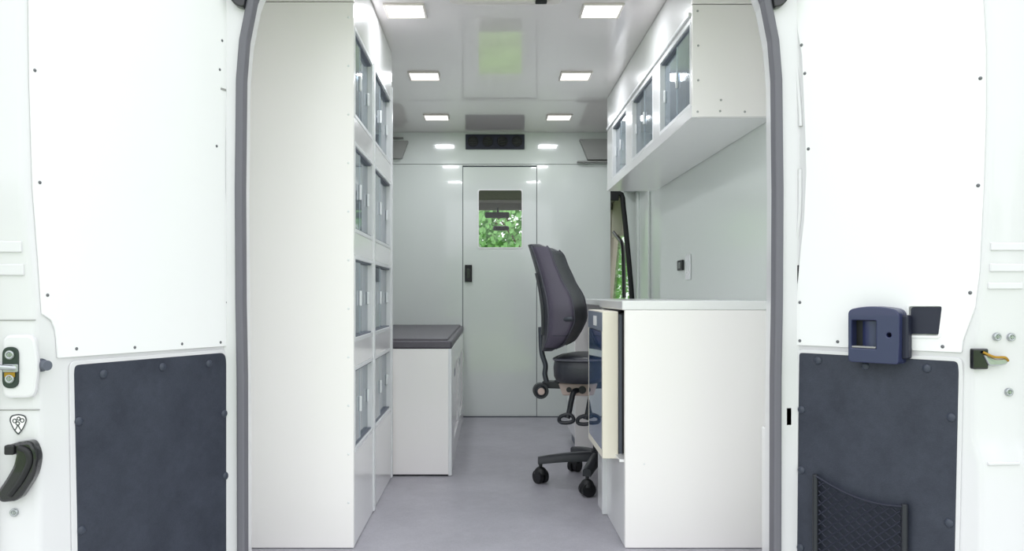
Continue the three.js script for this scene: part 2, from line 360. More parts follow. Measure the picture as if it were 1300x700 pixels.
{ // ----- left door
  const sx = -1, beta = Math.PI / 3;
  const { D, fm } = buildDoor('door_1', 'open white rear van door with charcoal lower panel and black pull handle', sx, [-0.821, 0, -2.414], Math.atan2(0.886, 0.464),
    [[-0.14, -0.045], [0.347, -0.043], [0.626, -0.037], [0.858, -0.034], [1.18, -0.015], [1.5, -0.021], [1.74, -0.037], [1.95, -0.06]],
    [[-0.14, 0.58], [0.282, 0.582], [0.535, 0.582], [0.784, 0.593], [1.11, 0.621], [1.55, 0.628], [1.95, 0.60]], beta);
  const up = obj('trim_panel', panel(sx, [[-0.014, 1.88], [-0.005, 1.78], [0.009, 1.5], [0.015, 1.293], [0.015, 1.179], [0, 0.996], [-0.006, 0.858], [-0.001, 0.722], [0.540, 0.723], [0.543, 0.769], [0.546, 0.790], [0.556, 0.812], [0.578, 0.827], [0.587, 0.951], [0.6, 1.112], [0.608, 1.361], [0.61, 1.539], [0.605, 1.75], [0.59, 1.88]], 0.006, 0.0008, 0.003, 0.0012), M.doorPanel, D);
  up.userData.label = 'upper white trim panel';
  rivet(up, 'screw', sx, [[0.597, 1.382], [0.585, 1.128], [0.566, 0.870], [0.492, 0.742], [0.327, 0.736], [0.174, 0.737], [0.034, 0.734], [0.028, 1.605], [0.037, 1.519], [0.049, 1.297], [0.009, 0.849]], 0.0042, M.screw, 0.0065);
  obj('slot_clip', bx(-0.034, -0.014, 1.462, 1.468, 0.005, 0.009, 0.001), M.greyBox, up);
  const kk = obj('kick_panel', panel(sx, [[0.496, 0.703, 0.02], [0.015, 0.703, 0.02], [0.006, 0.629], [-0.003, 0.352], [-0.008, 0.236], [-0.01, 0.0], [0.485, 0.0], [0.488, 0.257], [0.498, 0.682]], 0.006, 0.0008, 0.004, 0.0015), M.kick, D);
  kk.userData.label = 'charcoal textured lower panel';
  const rim = shapeOf([[0.51, 0.713], [0.008, 0.713], [-0.003, 0.629], [-0.012, 0.352], [-0.02, 0.0], [0.5, 0.0], [0.502, 0.257]].map(([u, v]) => [sx * u, v]), 0.02);
  rim.holes.push(new THREE.Path(shapeOf([[0.498, 0.705], [0.014, 0.705], [0.005, 0.629], [-0.004, 0.352], [-0.011, 0.006], [0.487, 0.006], [0.49, 0.257]].map(([u, v]) => [sx * u, v]), 0.02).getPoints(5)));
  obj('pressed_rim', ext(rim, 0.005, 0.0015, 0.0004), M.paint, D);
  rivet(kk, 'push_button', sx, [[0.419, 0.675], [0.240, 0.679], [0.078, 0.676], [0.486, 0.568], [0.479, 0.305], [0.020, 0.527], [0.014, 0.346], [0.25, 0.02]], 0.0115, M.button, 0.0066);
  // things on the slanted shut face
  const lp = obj('latch_housing', ext(shapeOf([[0.068, 0.072], [-0.004, 0.072], [-0.012, 0.0], [-0.004, -0.072], [0.068, -0.072]].map(([t, v]) => [sx * t, v]), 0.02), 0.018, 0.006, -0.004, 8).applyMatrix4(fm(0, 0.708)), M.paint, D);
  const ov = obj('latch_plate', ext(shapeOf([[0.066, 0.047], [0.030, 0.047], [0.030, -0.047], [0.066, -0.047]].map(([t, v]) => [sx * t, v]), 0.018), 0.006, 0.0015, 0.0125).applyMatrix4(fm(0, 0.706)), M.latchPlate, lp);
  ov.userData.label = 'dark metal latch plate';
  const m0 = fm(0, 0.708);
  for (const dv of [0.027, -0.027]) obj('latch_screw', screwHead([sx * 0.048, dv, 0.019], 0.0105, m0), M.steel, lp);
  obj('striker_hook', [tube([V(sx * 0.14, 0.004, 0.02), V(sx * 0.09, 0.003, 0.03), V(sx * 0.05, -0.001, 0.03), V(sx * 0.034, -0.003, 0.019)], 0.006, 20, 8).applyMatrix4(m0), bx(sx * 0.03, sx * 0.062, -0.012, 0.006, 0.017, 0.024, 0.002).applyMatrix4(m0)], M.steel, lp);
  obj('latch_pawl', bx(sx * 0.036, sx * 0.06, -0.024, -0.012, 0.017, 0.022, 0.002).applyMatrix4(m0), M.brass, lp);
  obj('rubber_buffer', [cyl(0.0125, 0.0115, 0.022, 20, V(sx * 0.578, 0.709, 0.014), V(0, 0, 1)), cyl(0.0155, 0.0145, 0.006, 20, V(sx * 0.578, 0.709, 0.004), V(0, 0, 1))], M.rubberGrey, D);
  // emblem sticker: a rounded shield with leaf-like print
  const em = fm(0.045, 0.578), shield = (k) => { const s = new THREE.Shape(); s.moveTo(0, -0.028 * k); s.quadraticCurveTo(0.012 * k, -0.018 * k, 0.019 * k, 0.004 * k); s.quadraticCurveTo(0.020 * k, 0.016 * k, 0.010 * k, 0.018 * k); s.quadraticCurveTo(0, 0.021 * k, -0.010 * k, 0.018 * k); s.quadraticCurveTo(-0.020 * k, 0.016 * k, -0.019 * k, 0.004 * k); s.quadraticCurveTo(-0.012 * k, -0.018 * k, 0, -0.028 * k); return s; };
  const eb = obj('emblem', ext(shield(1), 0.001, 0.0002, 0.0005).applyMatrix4(em), M.sticker, D); eb.userData.label = 'small shield-shaped sticker';
  const ring = shield(1); ring.holes.push(new THREE.Path(shield(0.86).getPoints(10)));
  obj('emblem_print', [ext(ring, 0.0006, 0, 0.0014), ...[[-0.008, 0.004, 0.0042], [0.001, 0.009, 0.0036], [0.009, 0.005, 0.0042], [-0.001, -0.002, 0.004]].map(([x, y, r]) => new THREE.TorusGeometry(r, 0.0012, 5, 14).translate(x, y, 0.0016)), new THREE.BoxGeometry(0.0022, 0.018, 0.0008).rotateZ(0.5).translate(0.003, -0.012, 0.0018), new THREE.BoxGeometry(0.0022, 0.014, 0.0008).rotateZ(-0.5).translate(-0.004, -0.012, 0.0018)].map(g => clean(g).applyMatrix4(em)), M.ink, eb);
  // pull handle
  const hm = fm(0, 0.47), hp = [[0.058, 0.060, 0.004], [0.040, 0.066], [0.004, 0.071, 0.012], [-0.011, 0.038, 0.02], [-0.004, -0.008, 0.02], [0.033, -0.066, 0.015], [0.076, -0.070, 0.015], [0.080, -0.044, 0.012], [0.062, -0.018, 0.015], [0.044, 0.014, 0.01], [0.038, 0.040, 0.004], [0.058, 0.042, 0.004]].map(([t, v, r]) => [sx * t, v, r ?? 0.006]);
  const hd = obj('pull_handle', ext(shapeOf(hp, 0.006), 0.034, 0.007, -0.004, 8).applyMatrix4(hm), M.blackGloss, D); hd.userData.label = 'black curved pull handle';
  obj('handle_ridge', tube([V(sx * 0.030, 0.056, 0.030), V(sx * 0.012, 0.048, 0.032), V(sx * 0.006, 0.028, 0.032), V(sx * 0.022, -0.012, 0.032), V(sx * 0.050, -0.052, 0.030)], 0.007, 30, 8).applyMatrix4(hm), M.black, hd);
  obj('handle_grip', bx(sx * 0.038, sx * 0.060, 0.040, 0.062, 0.02, 0.038, 0.004).applyMatrix4(hm), M.black, hd);
  obj('bolt', screwHead([0, 0, 0.002], 0.0095, fm(0.055, 0.372)), M.steel, D);
  obj('body_joint', [[0.813, 0.078], [0.607, 0.09]].map(([v, l]) => bx(sx * -0.004, sx * l, -0.0012, 0.0012, -0.001, 0.0014, 0.0004).applyMatrix4(fm(0, v))), M.greyBox, D);
  for (const v of [0.980, 0.928]) obj('pressed_step', bx(sx * 0.012, sx * 0.075, -0.013, 0.013, -0.004, 0.004, 0.003).applyMatrix4(fm(0, v)), M.paint, D);
  const ws = []; for (let k = 0; k <= 24; k++) { const v = -0.1 + k / 24 * 2.0; ws.push(V(0, 0, 0.010).applyMatrix4(fm(0.108, v))); }
  obj('weather_strip', tube(ws, 0.012, 60, 8), M.black, D);
}
{ // ----- right door
  const sx = 1, beta = Math.acos(0.6);
  const { D, fm } = buildDoor('door_2', 'open white rear van door with charcoal lower panel, net pocket and navy handle box', sx, [0.837, 0, -2.408], -Math.atan2(0.751, 0.66),
    [[-0.14, -0.034], [0.445, -0.028], [0.72, -0.034], [0.973, -0.03], [1.18, -0.027], [1.388, -0.03], [1.597, -0.036], [1.735, -0.042], [1.95, -0.07]],
    [[-0.14, 0.486], [0.40, 0.487], [0.452, 0.486], [0.508, 0.473], [0.684, 0.475], [0.821, 0.486], [0.928, 0.497], [1.131, 0.505], [1.304, 0.510], [1.477, 0.510], [1.633, 0.507], [1.95, 0.48]], beta);
  const win = shapeOf([[0.316, 0.842], [0.400, 0.843], [0.391, 0.765], [0.316, 0.764]], 0.008);
  const pts = [[-0.016, 1.88], [-0.005, 1.777], [0.007, 1.637], [0.020, 1.563], [0.023, 1.492], [0.030, 1.333], [0.033, 1.224], [0.026, 1.086], [0.013, 0.973], [-0.006, 0.737], [-0.001, 0.725], [0.443, 0.726], [0.446, 0.757], [0.473, 0.839], [0.483, 0.928], [0.492, 1.132], [0.497, 1.306], [0.497, 1.480], [0.491, 1.598], [0.487, 1.70], [0.47, 1.88]];
  const sh = shapeOf(pts, 0.003); sh.holes.push(new THREE.Path(win.getPoints(6)));
  const up = obj('trim_panel', ext(sh, 0.006, 0.0012, 0.0008), M.doorPanel, D); up.userData.label = 'upper white trim panel';
  rivet(up, 'screw', sx, [[0.486, 1.405], [0.481, 1.141], [0.463, 0.876], [0.019, 1.593], [0.029, 1.509], [0.040, 1.290], [0.014, 0.849], [0.014, 0.738], [0.126, 0.740], [0.308, 0.737], [0.399, 0.739]], 0.0048, M.screw, 0.0065);
  const plug = obj('access_plug', ext(shapeOf([[0.322, 0.839], [0.399, 0.840], [0.390, 0.770], [0.318, 0.769]], 0.008), 0.006, 0.001, 0.001), M.navyDark, D); plug.userData.label = 'dark rectangular plug in the trim panel';
  const rimS = shapeOf([[0.312, 0.846], [0.404, 0.847], [0.395, 0.760], [0.312, 0.759]], 0.01); rimS.holes.push(new THREE.Path(win.getPoints(6)));
  obj('plug_rim', ext(rimS, 0.004, 0.001, 0.006), M.doorPanel, plug);
  const kk = obj('kick_panel', panel(sx, [[0.012, 0.703, 0.008], [0.433, 0.703, 0.02], [0.436, 0.682], [0.427, 0.224], [0.42, 0.0], [0.0, 0.0], [0.005, 0.126]], 0.006, 0.0008, 0.004, 0.0015), M.kick, D);
  kk.userData.label = 'charcoal textured lower panel';
  const rim = shapeOf([[0.004, 0.713], [0.444, 0.713], [0.446, 0.682], [0.437, 0.224], [0.43, 0.0], [-0.008, 0.0]], 0.02);
  rim.holes.push(new THREE.Path(shapeOf([[0.010, 0.705], [0.435, 0.705], [0.438, 0.682], [0.429, 0.224], [0.422, 0.006], [-0.001, 0.006]], 0.014).getPoints(5)));
  obj('pressed_rim', ext(rim, 0.005, 0.0015, 0.0004), M.paint, D);
  rivet(kk, 'push_button', sx, [[0.069, 0.684], [0.203, 0.677], [0.361, 0.681], [0.419, 0.561], [0.414, 0.293], [0.019, 0.539], [0.019, 0.364], [0.016, 0.139]], 0.0115, M.button, 0.0066);
  // handle box: bowed front with a square pull recess
  const outline = new THREE.Shape(); outline.moveTo(0.178, 0.700); outline.quadraticCurveTo(0.178, 0.690, 0.19, 0.690); outline.lineTo(0.30, 0.690); outline.quadraticCurveTo(0.310, 0.690, 0.310, 0.70); outline.lineTo(0.312, 0.815); outline.quadraticCurveTo(0.31, 0.832, 0.295, 0.835); outline.quadraticCurveTo(0.24, 0.846, 0.192, 0.834); outline.quadraticCurveTo(0.178, 0.830, 0.178, 0.818); outline.closePath();
  const boxS = outline.clone(); boxS.holes.push(new THREE.Path(shapeOf([[0.1875, 0.728], [0.253, 0.728], [0.253, 0.803], [0.1875, 0.803]], 0.003).getPoints(4)));
  boxS.holes.push(new THREE.Path(new THREE.Shape().absarc(0.286, 0.766, 0.006, 0, Math.PI * 2).getPoints(14)));
  const hb = obj('handle_box', [ext(boxS, 0.034, 0.003, 0.022, 12), ext(outline, 0.018, 0.002, 0.005, 12)], M.navyPlastic, D); hb.userData.label = 'navy plastic handle box with a square recess';
  obj('recess_floor', bx(0.18, 0.256, 0.724, 0.807, 0.0225, 0.0245, 0.0005), M.black, hb);
  obj('pull_paddle', new THREE.CylinderGeometry(0.04, 0.04, 0.070, 24, 1, false, -0.62, 1.24).translate(0.231, 0.766, 0.0), M.navyPlastic, hb);
  obj('recess_lip', bx(0.186, 0.251, 0.7285, 0.7335, 0.03, 0.053, 0.002), M.greyBox, hb);
  obj('side_cover', bx(0.306, 0.326, 0.704, 0.818, 0.007, 0.035, 0.006), M.navyDark, hb);
  // net pocket
  const post = (u, v1) => [cyl(0.0085, 0.0085, v1 + 0.02, 14, V(u, (v1 - 0.02) / 2, 0.022)), new THREE.SphereGeometry(0.0085, 12, 6).scale(1, 0.5, 1).translate(u, v1, 0.022)];
  const pk = new THREE.Group(); pk.name = 'net_pocket'; pk.userData.label = 'black net pocket between two posts'; D.add(pk);
  obj('post', post(0.069, 0.36), M.chairPlastic, pk); obj('post', post(0.312, 0.322), M.chairPlastic, pk);
  const topV = (u) => { const k = (u - 0.078) / (0.303 - 0.078); return 0.358 + (0.318 - 0.358) * k - 0.035 * 4 * k * (1 - k) * 0.55; };
  obj('elastic_band', tube([0, 0.2, 0.4, 0.6, 0.8, 1].map(k => { const u = 0.074 + k * 0.234; return V(u, topV(Math.min(0.303, Math.max(0.078, u))), 0.026); }), 0.0035, 30, 8), M.navyDark, pk);
  const net = [];
  for (const sgn of [1, -1]) for (let c = -0.5; c < 0.9; c += 0.027) { // diagonal cords v = sgn * slope * u + c, cut to the pocket
    const P = []; for (let k = 0; k <= 24; k++) { const u = 0.078 + k / 24 * 0.225, v = sgn * 0.85 * u + c - (sgn > 0 ? 0.1 : -0.1); if (v > 0.005 && v < topV(u)) P.push(V(u, v, 0.022 + 0.001 * sgn)); }
    if (P.length > 1) net.push(rod(P[0], P[P.length - 1], 0.0026, 0.0026, 6));
  }
  obj('net', net, M.navyDark, pk);
  // shut face details
  for (const [t, v] of [[0.044, 0.767], [0.081, 0.766], [0.084, 0.629]]) obj('screw', screwHead([0, 0, 0.002], 0.0105, fm(t, v)), M.steel, D);
  const lm = fm(0, 0.712), lb = obj('latch', bx(-0.017, 0.022, -0.025, 0.026, -0.006, 0.012, 0.004).applyMatrix4(lm), M.blackGloss, D);
  obj('latch_bolt', [ext(shapeOf([[0.006, 0.012], [0.02, -0.016], [0.05, -0.016], [0.068, -0.012], [0.07, 0.004], [0.04, 0.0]], 0.006), 0.012, 0.003, 0.004).applyMatrix4(lm)], M.steel, lb);
  obj('latch_spring', tube([V(0.004, 0.018, 0.014), V(0.03, 0.006, 0.019), V(0.06, 0.004, 0.018), V(0.07, -0.004, 0.014)], 0.0035, 16, 6).applyMatrix4(lm), M.brass, lb);
  for (const [v, h] of [[0.99, 0.02], [0.938, 0.02], [0.893, 0.016]]) obj('pressed_step', bx(0.008, 0.098, -h / 2, h / 2, -0.004, 0.0035, 0.003).applyMatrix4(fm(0, v)), M.paint, D);
  obj('pressed_step', bx(0.016, 0.10, -0.004, 0.004, -0.004, 0.004, 0.003).applyMatrix4(fm(0, 0.453)), M.paint, D);
  obj('hinge_slot', panel(sx, [[-0.009, 0.925], [-0.002, 0.955], [0.010, 0.958], [-0.003, 0.772], [-0.010, 0.80]], 0.0055, 0.0003, 0.003), M.black, D);
  obj('hinge_rib', [tube([V(-0.016, 1.9, 0.001), V(-0.004, 1.62, 0.002), V(0.012, 1.40, 0.002), V(0.014, 1.36, 0.002)], 0.006, 30, 8), tube([V(0.012, 1.235, 0.002), V(0.010, 1.1, 0.002), V(-0.010, 0.95, 0.001)], 0.006, 30, 8)], M.paint, D);
}

// ---------------------------------------------------------------- sliding glass panes on a plane x = const
// s: +1 faces +x, -1 faces -x; a0, a1 depths (positive), y0, y1 heights; X the face of the furniture
function glazing(parent, s, X, a0, a1, y0, y1, split) {
  const fr = [], f = 0.014, z = (a) => -a, t = 0.012;
  const B = (p0, p1, q0, q1, d0, d1, r = 0.0015) => bx(X + s * d0, X + s * d1, q0, q1, z(p1), z(p0), r);
  fr.push(B(a0, a1, y0, y0 + f, -0.028, 0.003), B(a0, a1, y1 - f, y1, -0.028, 0.003), B(a0, a0 + f, y0 + f, y1 - f, -0.028, 0.003), B(a1 - f, a1, y0 + f, y1 - f, -0.028, 0.003));
  const w = obj('window_frame', fr, M.alu, parent);
  obj('track', B(a0 + f, a1 - f, y1 - f - 0.006, y1 - f, -0.026, -0.004, 0), M.track, w);
  obj('track', B(a0 + f, a1 - f, y0 + f, y0 + f + 0.005, -0.026, -0.004, 0), M.track, w);
  const m = a0 + (a1 - a0) * split;
  const near = obj('sliding_pane', B(a0 + f, m + 0.02, y0 + f, y1 - f, -0.012, -0.008, 0), M.glass, parent);
  const far = obj('sliding_pane', B(m - 0.02, a1 - f, y0 + f, y1 - f, -0.022, -0.018, 0), M.glass, parent);
  obj('pane_edge', B(m + 0.012, m + 0.021, y0 + f, y1 - f, -0.013, -0.007, 0.001), M.glassEdge, near);
  obj('pane_edge', B(m - 0.021, m - 0.012, y0 + f, y1 - f, -0.023, -0.017, 0.001), M.glassEdge, far);
  const yc = (y0 + y1) / 2;
  obj('pull', B(m - 0.002, m + 0.008, yc - 0.028, yc + 0.028, -0.008, 0.001, 0.003), M.clearPull, near);
  obj('pull', B(a1 - f - 0.026, a1 - f - 0.016, yc - 0.025, yc + 0.025, -0.018, -0.008, 0.004), M.clearPull, far);
}
const smallScrew = (at, dir, r = 0.0045) => { const g = new THREE.SphereGeometry(r, 10, 5, 0, Math.PI * 2, 0, Math.PI / 2).scale(1, 0.5, 1); g.applyQuaternion(new THREE.Quaternion().setFromUnitVectors(V(0, 1, 0), dir)); return g.translate(at.x, at.y, at.z); };

{ // ----- tall cabinet with glazed bays
  const c = thing('storage_cabinet', 'tall white storage cabinet with eight sliding glass windows, floor to ceiling', 'cabinet');
  const X = -0.522, B = -WX + 0.002, z0 = -2.838, z1 = -3.333, z2 = -3.955, T = CH - 0.002;
  const ep = obj('end_panel', bx(B, X, 0.002, 1.877, z0 - 0.018, z0, 0.002), M.endPanel, c);
  for (let k = 0; k < 12; k++) { const y = 1.824 - k * 0.1667; if (y > 0.05) obj('screw', smallScrew(V(X - 0.018, y, z0), V(0, 0, 1), 0.0042), M.alu, ep); }
  obj('upper_end_panel', bx(B, X, 1.880, T, z0 - 0.018, z0, 0.002), M.endPanel, c);
  obj('back_panel', bx(B, B + 0.012, 0.002, T, z2 + 0.018, z0 - 0.018, 0), M.laminate, c);
  obj('far_end_panel', bx(B, X, 0.002, T, z2, z2 + 0.018, 0.002), M.laminate, c);
  obj('divider', bx(B + 0.012, X - 0.03, 0.08, T, z1 - 0.009, z1 + 0.009, 0), M.laminate, c);
  obj('fascia', bx(X - 0.018, X, 1.802, T, z2 + 0.019, z0 - 0.019, 0.002), M.laminate, c);
  const rails = [[1.404, 1.487], [1.009, 1.088], [0.622, 0.708]];
  for (const [a, b] of rails) { obj('rail', bx(X - 0.018, X, a, b, z1 + 0.02, z0 - 0.019, 0.002), M.laminate, c); obj('rail', bx(X - 0.018, X, a, b, z2 + 0.036, z1 - 0.011, 0.002), M.laminate, c); obj('shelf', bx(B + 0.012, X - 0.03, (a + b) / 2 - 0.009, (a + b) / 2 + 0.009, z2 + 0.018, z0 - 0.018, 0), M.laminate, c); }
  obj('post', bx(X - 0.02, X + 0.006, 0.002, 1.80, z1 - 0.011, z1 + 0.02, 0.003), M.alu, c);
  obj('post', bx(X - 0.02, X + 0.006, 0.002, 1.86, z2 + 0.0005, z2 + 0.036, 0.003), M.alu, c);
  obj('base_panel', bx(X - 0.018, X, 0.003, 0.325, z1 + 0.02, z0 - 0.019, 0.002), M.laminate, c);
  obj('base_panel', bx(X - 0.018, X, 0.003, 0.325, z2 + 0.036, z1 - 0.011, 0.002), M.laminate, c);
  obj('bottom_shelf', bx(B + 0.012, X - 0.02, 0.30, 0.318, z2 + 0.018, z0 - 0.018, 0), M.laminate, c);
  const ys = [[1.487, 1.802], [1.088, 1.404], [0.708, 1.009], [0.325, 0.622]];
  for (const [a, b] of ys) { glazing(c, 1, X - 0.002, 2.858, 3.312, a, b, 0.36); glazing(c, 1, X - 0.002, 3.345, 3.918, a, b, 0.42); }
}
{ // ----- overhead cabinet
  const c = thing('overhead_cabinet', 'white overhead wall cabinet with three sliding glass windows above the worktop', 'cabinet');
  const X = 0.64, z0 = -2.838, z2 = -4.87, y0 = 1.483, T = CH - 0.002, W = WX - 0.002;
  const sh = (ya, yb) => { const e = (y) => lerpTable([[1.4, 0.922], [1.586, 0.912], [1.72, 0.895], [1.884, 0.858], [2.033, 0.798]], y); const pts = [[X, ya], [X, yb]]; for (let k = 6; k >= 0; k--) { const y = ya + (yb - ya) * k / 6; pts.push([e(y), y]); } return shapeOf(pts); };
  const ep = obj('end_panel', ext(sh(y0, 1.868), 0.018, 0.0015, z0 - 0.018), M.endPanel, c);
  obj('upper_end_panel', ext(sh(1.871, T), 0.018, 0.0015, z0 - 0.018), M.endPanel, c);
  for (const [x, y] of [[0.658, 1.846], [0.660, 1.727], [0.660, 1.608], [0.658, 1.50], [0.738, 1.54], [0.735, 1.502], [0.82, 1.50]]) obj('screw', smallScrew(V(x, y, z0), V(0, 0, 1), 0.0042), M.paleScrew, ep);
  obj('bottom_panel', bx(X, W, y0, y0 + 0.018, z2 + 0.018, z0 - 0.018, 0.001), M.laminate, c);
  obj('far_end_panel', bx(X, W - 0.03, y0, T, z2, z2 + 0.018, 0.002), M.laminate, c);
  obj('back_panel', bx(W - 0.016, W - 0.004, y0 + 0.018, 1.9, z2 + 0.018, z0 - 0.018, 0), M.laminate, c);
  obj('top_panel', bx(X + 0.018, 0.86, 1.87, 1.885, z2 + 0.018, z0 - 0.018, 0), M.laminate, c);
  obj('fascia', bx(X, X + 0.018, 1.826, T, z2 + 0.018, z0 - 0.018, 0.002), M.laminate, c);
  obj('bottom_rail', bx(X - 0.002, X + 0.018, y0 - 0.002, 1.522, z2 + 0.003, z0 - 0.001, 0.002), M.laminate, c);
  for (const [a, b] of [[3.385, 3.515], [4.035, 4.195], [4.675, 4.852]]) obj('post', bx(X, X + 0.018, 1.522, 1.826, -b, -a, 0.002), M.laminate, c);
  for (const a of [3.45, 4.115]) obj('divider', bx(X + 0.035, W - 0.02, y0 + 0.018, 1.87, -a - 0.009, -a + 0.009, 0), M.laminate, c);
  obj('top_trim', bx(X - 0.008, X, 1.835, 1.85, -4.85, -2.86, 0.003), M.alu, c);
  for (const [a, b] of [[2.86, 3.385], [3.515, 4.035], [4.195, 4.675]]) glazing(c, -1, X + 0.002, a, b, 1.522, 1.826, 0.45);
}
{ // ----- counter: worktop and base cabinets
  const w = tag(obj('worktop', bx(0.399, WX - 0.002, 0.819, 0.851, -3.42, -2.836, 0.004), M.worktop), 'white worktop on the counter above the small fridge', 'worktop');
  const d = thing('desk', 'white desk top fixed along the side wall behind the office chair', 'desk');
  obj('desk_top', bx(0.458, WX - 0.002, 0.822, 0.849, -4.98, -3.4215, 0.003), M.worktop, d);
  const c = thing('base_cabinet', 'white base cabinet with plain end panel holding the small fridge', 'cabinet');
  const X = 0.409;
  const ep = obj('end_panel', bx(X, WX - 0.002, 0.002, 0.8185, -2.858, -2.838, 0.002), M.endPanel, c);
  obj('screw', smallScrew(V(0.475, 0.29, -2.838), V(0, 0, 1), 0.003), M.alu, ep);
  obj('front_panel', bx(X, X + 0.018, 0.002, 0.292, -3.27, -2.859, 0.002), M.laminate, c);
  obj('stile', bx(X - 0.018, X + 0.02, 0.002, 0.292, -3.296, -3.2705, 0.002), M.alu, c);
  obj('lower_panel', bx(X - 0.016, X + 0.002, 0.002, 0.292, -3.42, -3.297, 0.002), M.laminate, c);
  obj('shelf', bx(X - 0.016, WX - 0.002, 0.2925, 0.302, -3.40, -2.859, 0.001), M.laminate, c);
  obj('side_panel', bx(X, WX - 0.002, 0.3025, 0.8185, -3.42, -3.402, 0.002), M.laminate, c);
  const b2 = thing('base_cabinet', 'white base cabinet standing beyond the knee space of the desk', 'cabinet');
  obj('end_panel', bx(0.414, WX - 0.002, 0.002, 0.8215, -4.54, -4.52, 0.002), M.endPanel, b2);
  obj('front_panel', bx(0.414, 0.432, 0.08, 0.8215, -4.97, -4.541, 0.002), M.laminate, b2);
  obj('plinth', bx(0.44, 0.455, 0.002, 0.08, -4.97, -4.541, 0.001), M.track, b2);
  // fridge
  const f = thing('mini_fridge', 'small cream fridge with dark blue glass front built in under the worktop', 'fridge');
  obj('body', bx(0.418, 0.88, 0.304, 0.806, -3.37, -2.95, 0.006), M.black, f);
  const dr = obj('door', [bx(0.347, 0.404, 0.286, 0.812, -2.975, -2.95, 0.004), bx(0.347, 0.404, 0.286, 0.812, -3.365, -3.345, 0.004), bx(0.347, 0.404, 0.286, 0.315, -3.345, -2.975, 0.003), bx(0.347, 0.404, 0.785, 0.812, -3.345, -2.975, 0.003), bx(0.37, 0.404, 0.315, 0.785, -3.345, -2.975, 0)], M.cream, f);
  obj('glass_front', bx(0.3475, 0.354, 0.3, 0.738, -3.348, -2.972, 0.002), M.fridgeGlass, dr);
  const st = obj('control_strip', bx(0.3455, 0.354, 0.740, 0.808, -3.36, -2.956, 0.002), M.fridgeStrip, dr);
  obj('sticker', bx(0.3445, 0.346, 0.755, 0.792, -3.19, -3.10, 0), M.sticker, st);
  obj('gasket', bx(0.404, 0.418, 0.30, 0.80, -3.355, -2.962, 0), M.track, f);
}
{ // ----- bench with padded top
  const b = thing('bench', 'white bench cabinet with a dark grey padded top beside the tall cabinet', 'bench');
  const X = -0.238, L = -WX + 0.002, z0 = -3.972, z1 = zF + 0.002;
  obj('end_panel', bx(L, X - 0.012, 0.008, 0.612, z0 - 0.018, z0, 0.002), M.endPanel, b);
  obj('edge_trim', bx(X - 0.014, X + 0.002, 0.002, 0.612, z0 - 0.02, z0 + 0.003, 0.003), M.alu, b);
  obj('side_frame', [bx(X - 0.018, X, 0.50, 0.612, z1, z0 - 0.021, 0.002), bx(X - 0.018, X, 0.002, 0.12, z1, z0 - 0.021, 0.002), bx(X - 0.018, X, 0.12, 0.50, -4.30, z0 - 0.021, 0.001), bx(X - 0.018, X, 0.12, 0.50, -5.03, -4.93, 0.001), bx(X - 0.018, X, 0.12, 0.50, z1, -5.68, 0.001)], M.laminate, b);
  for (const [a, c] of [[4.305, 4.925], [5.035, 5.675]]) { const dr = obj('door', bx(X - 0.03, X - 0.012, 0.126, 0.494, -c, -a, 0.003), M.laminate, b); obj('finger_pull', bx(X - 0.013, X - 0.009, 0.42, 0.46, -(a + c) / 2 - 0.05, -(a + c) / 2 + 0.05, 0.002), M.track, dr); }
  obj('kick_strip', bx(L, X - 0.016, 0.001, 0.008, z0 - 0.012, z0 - 0.002, 0), M.black, b);
  const p = obj('padded_top', [bx(L, X + 0.002, 0.613, 0.650, z1, z0 + 0.004, 0.010), bx(L + 0.01, X - 0.02, 0.645, 0.660, z1 + 0.01, z0 - 0.03, 0.012)], M.cushion, b);
  p.userData.label = 'dark grey padded top';
}

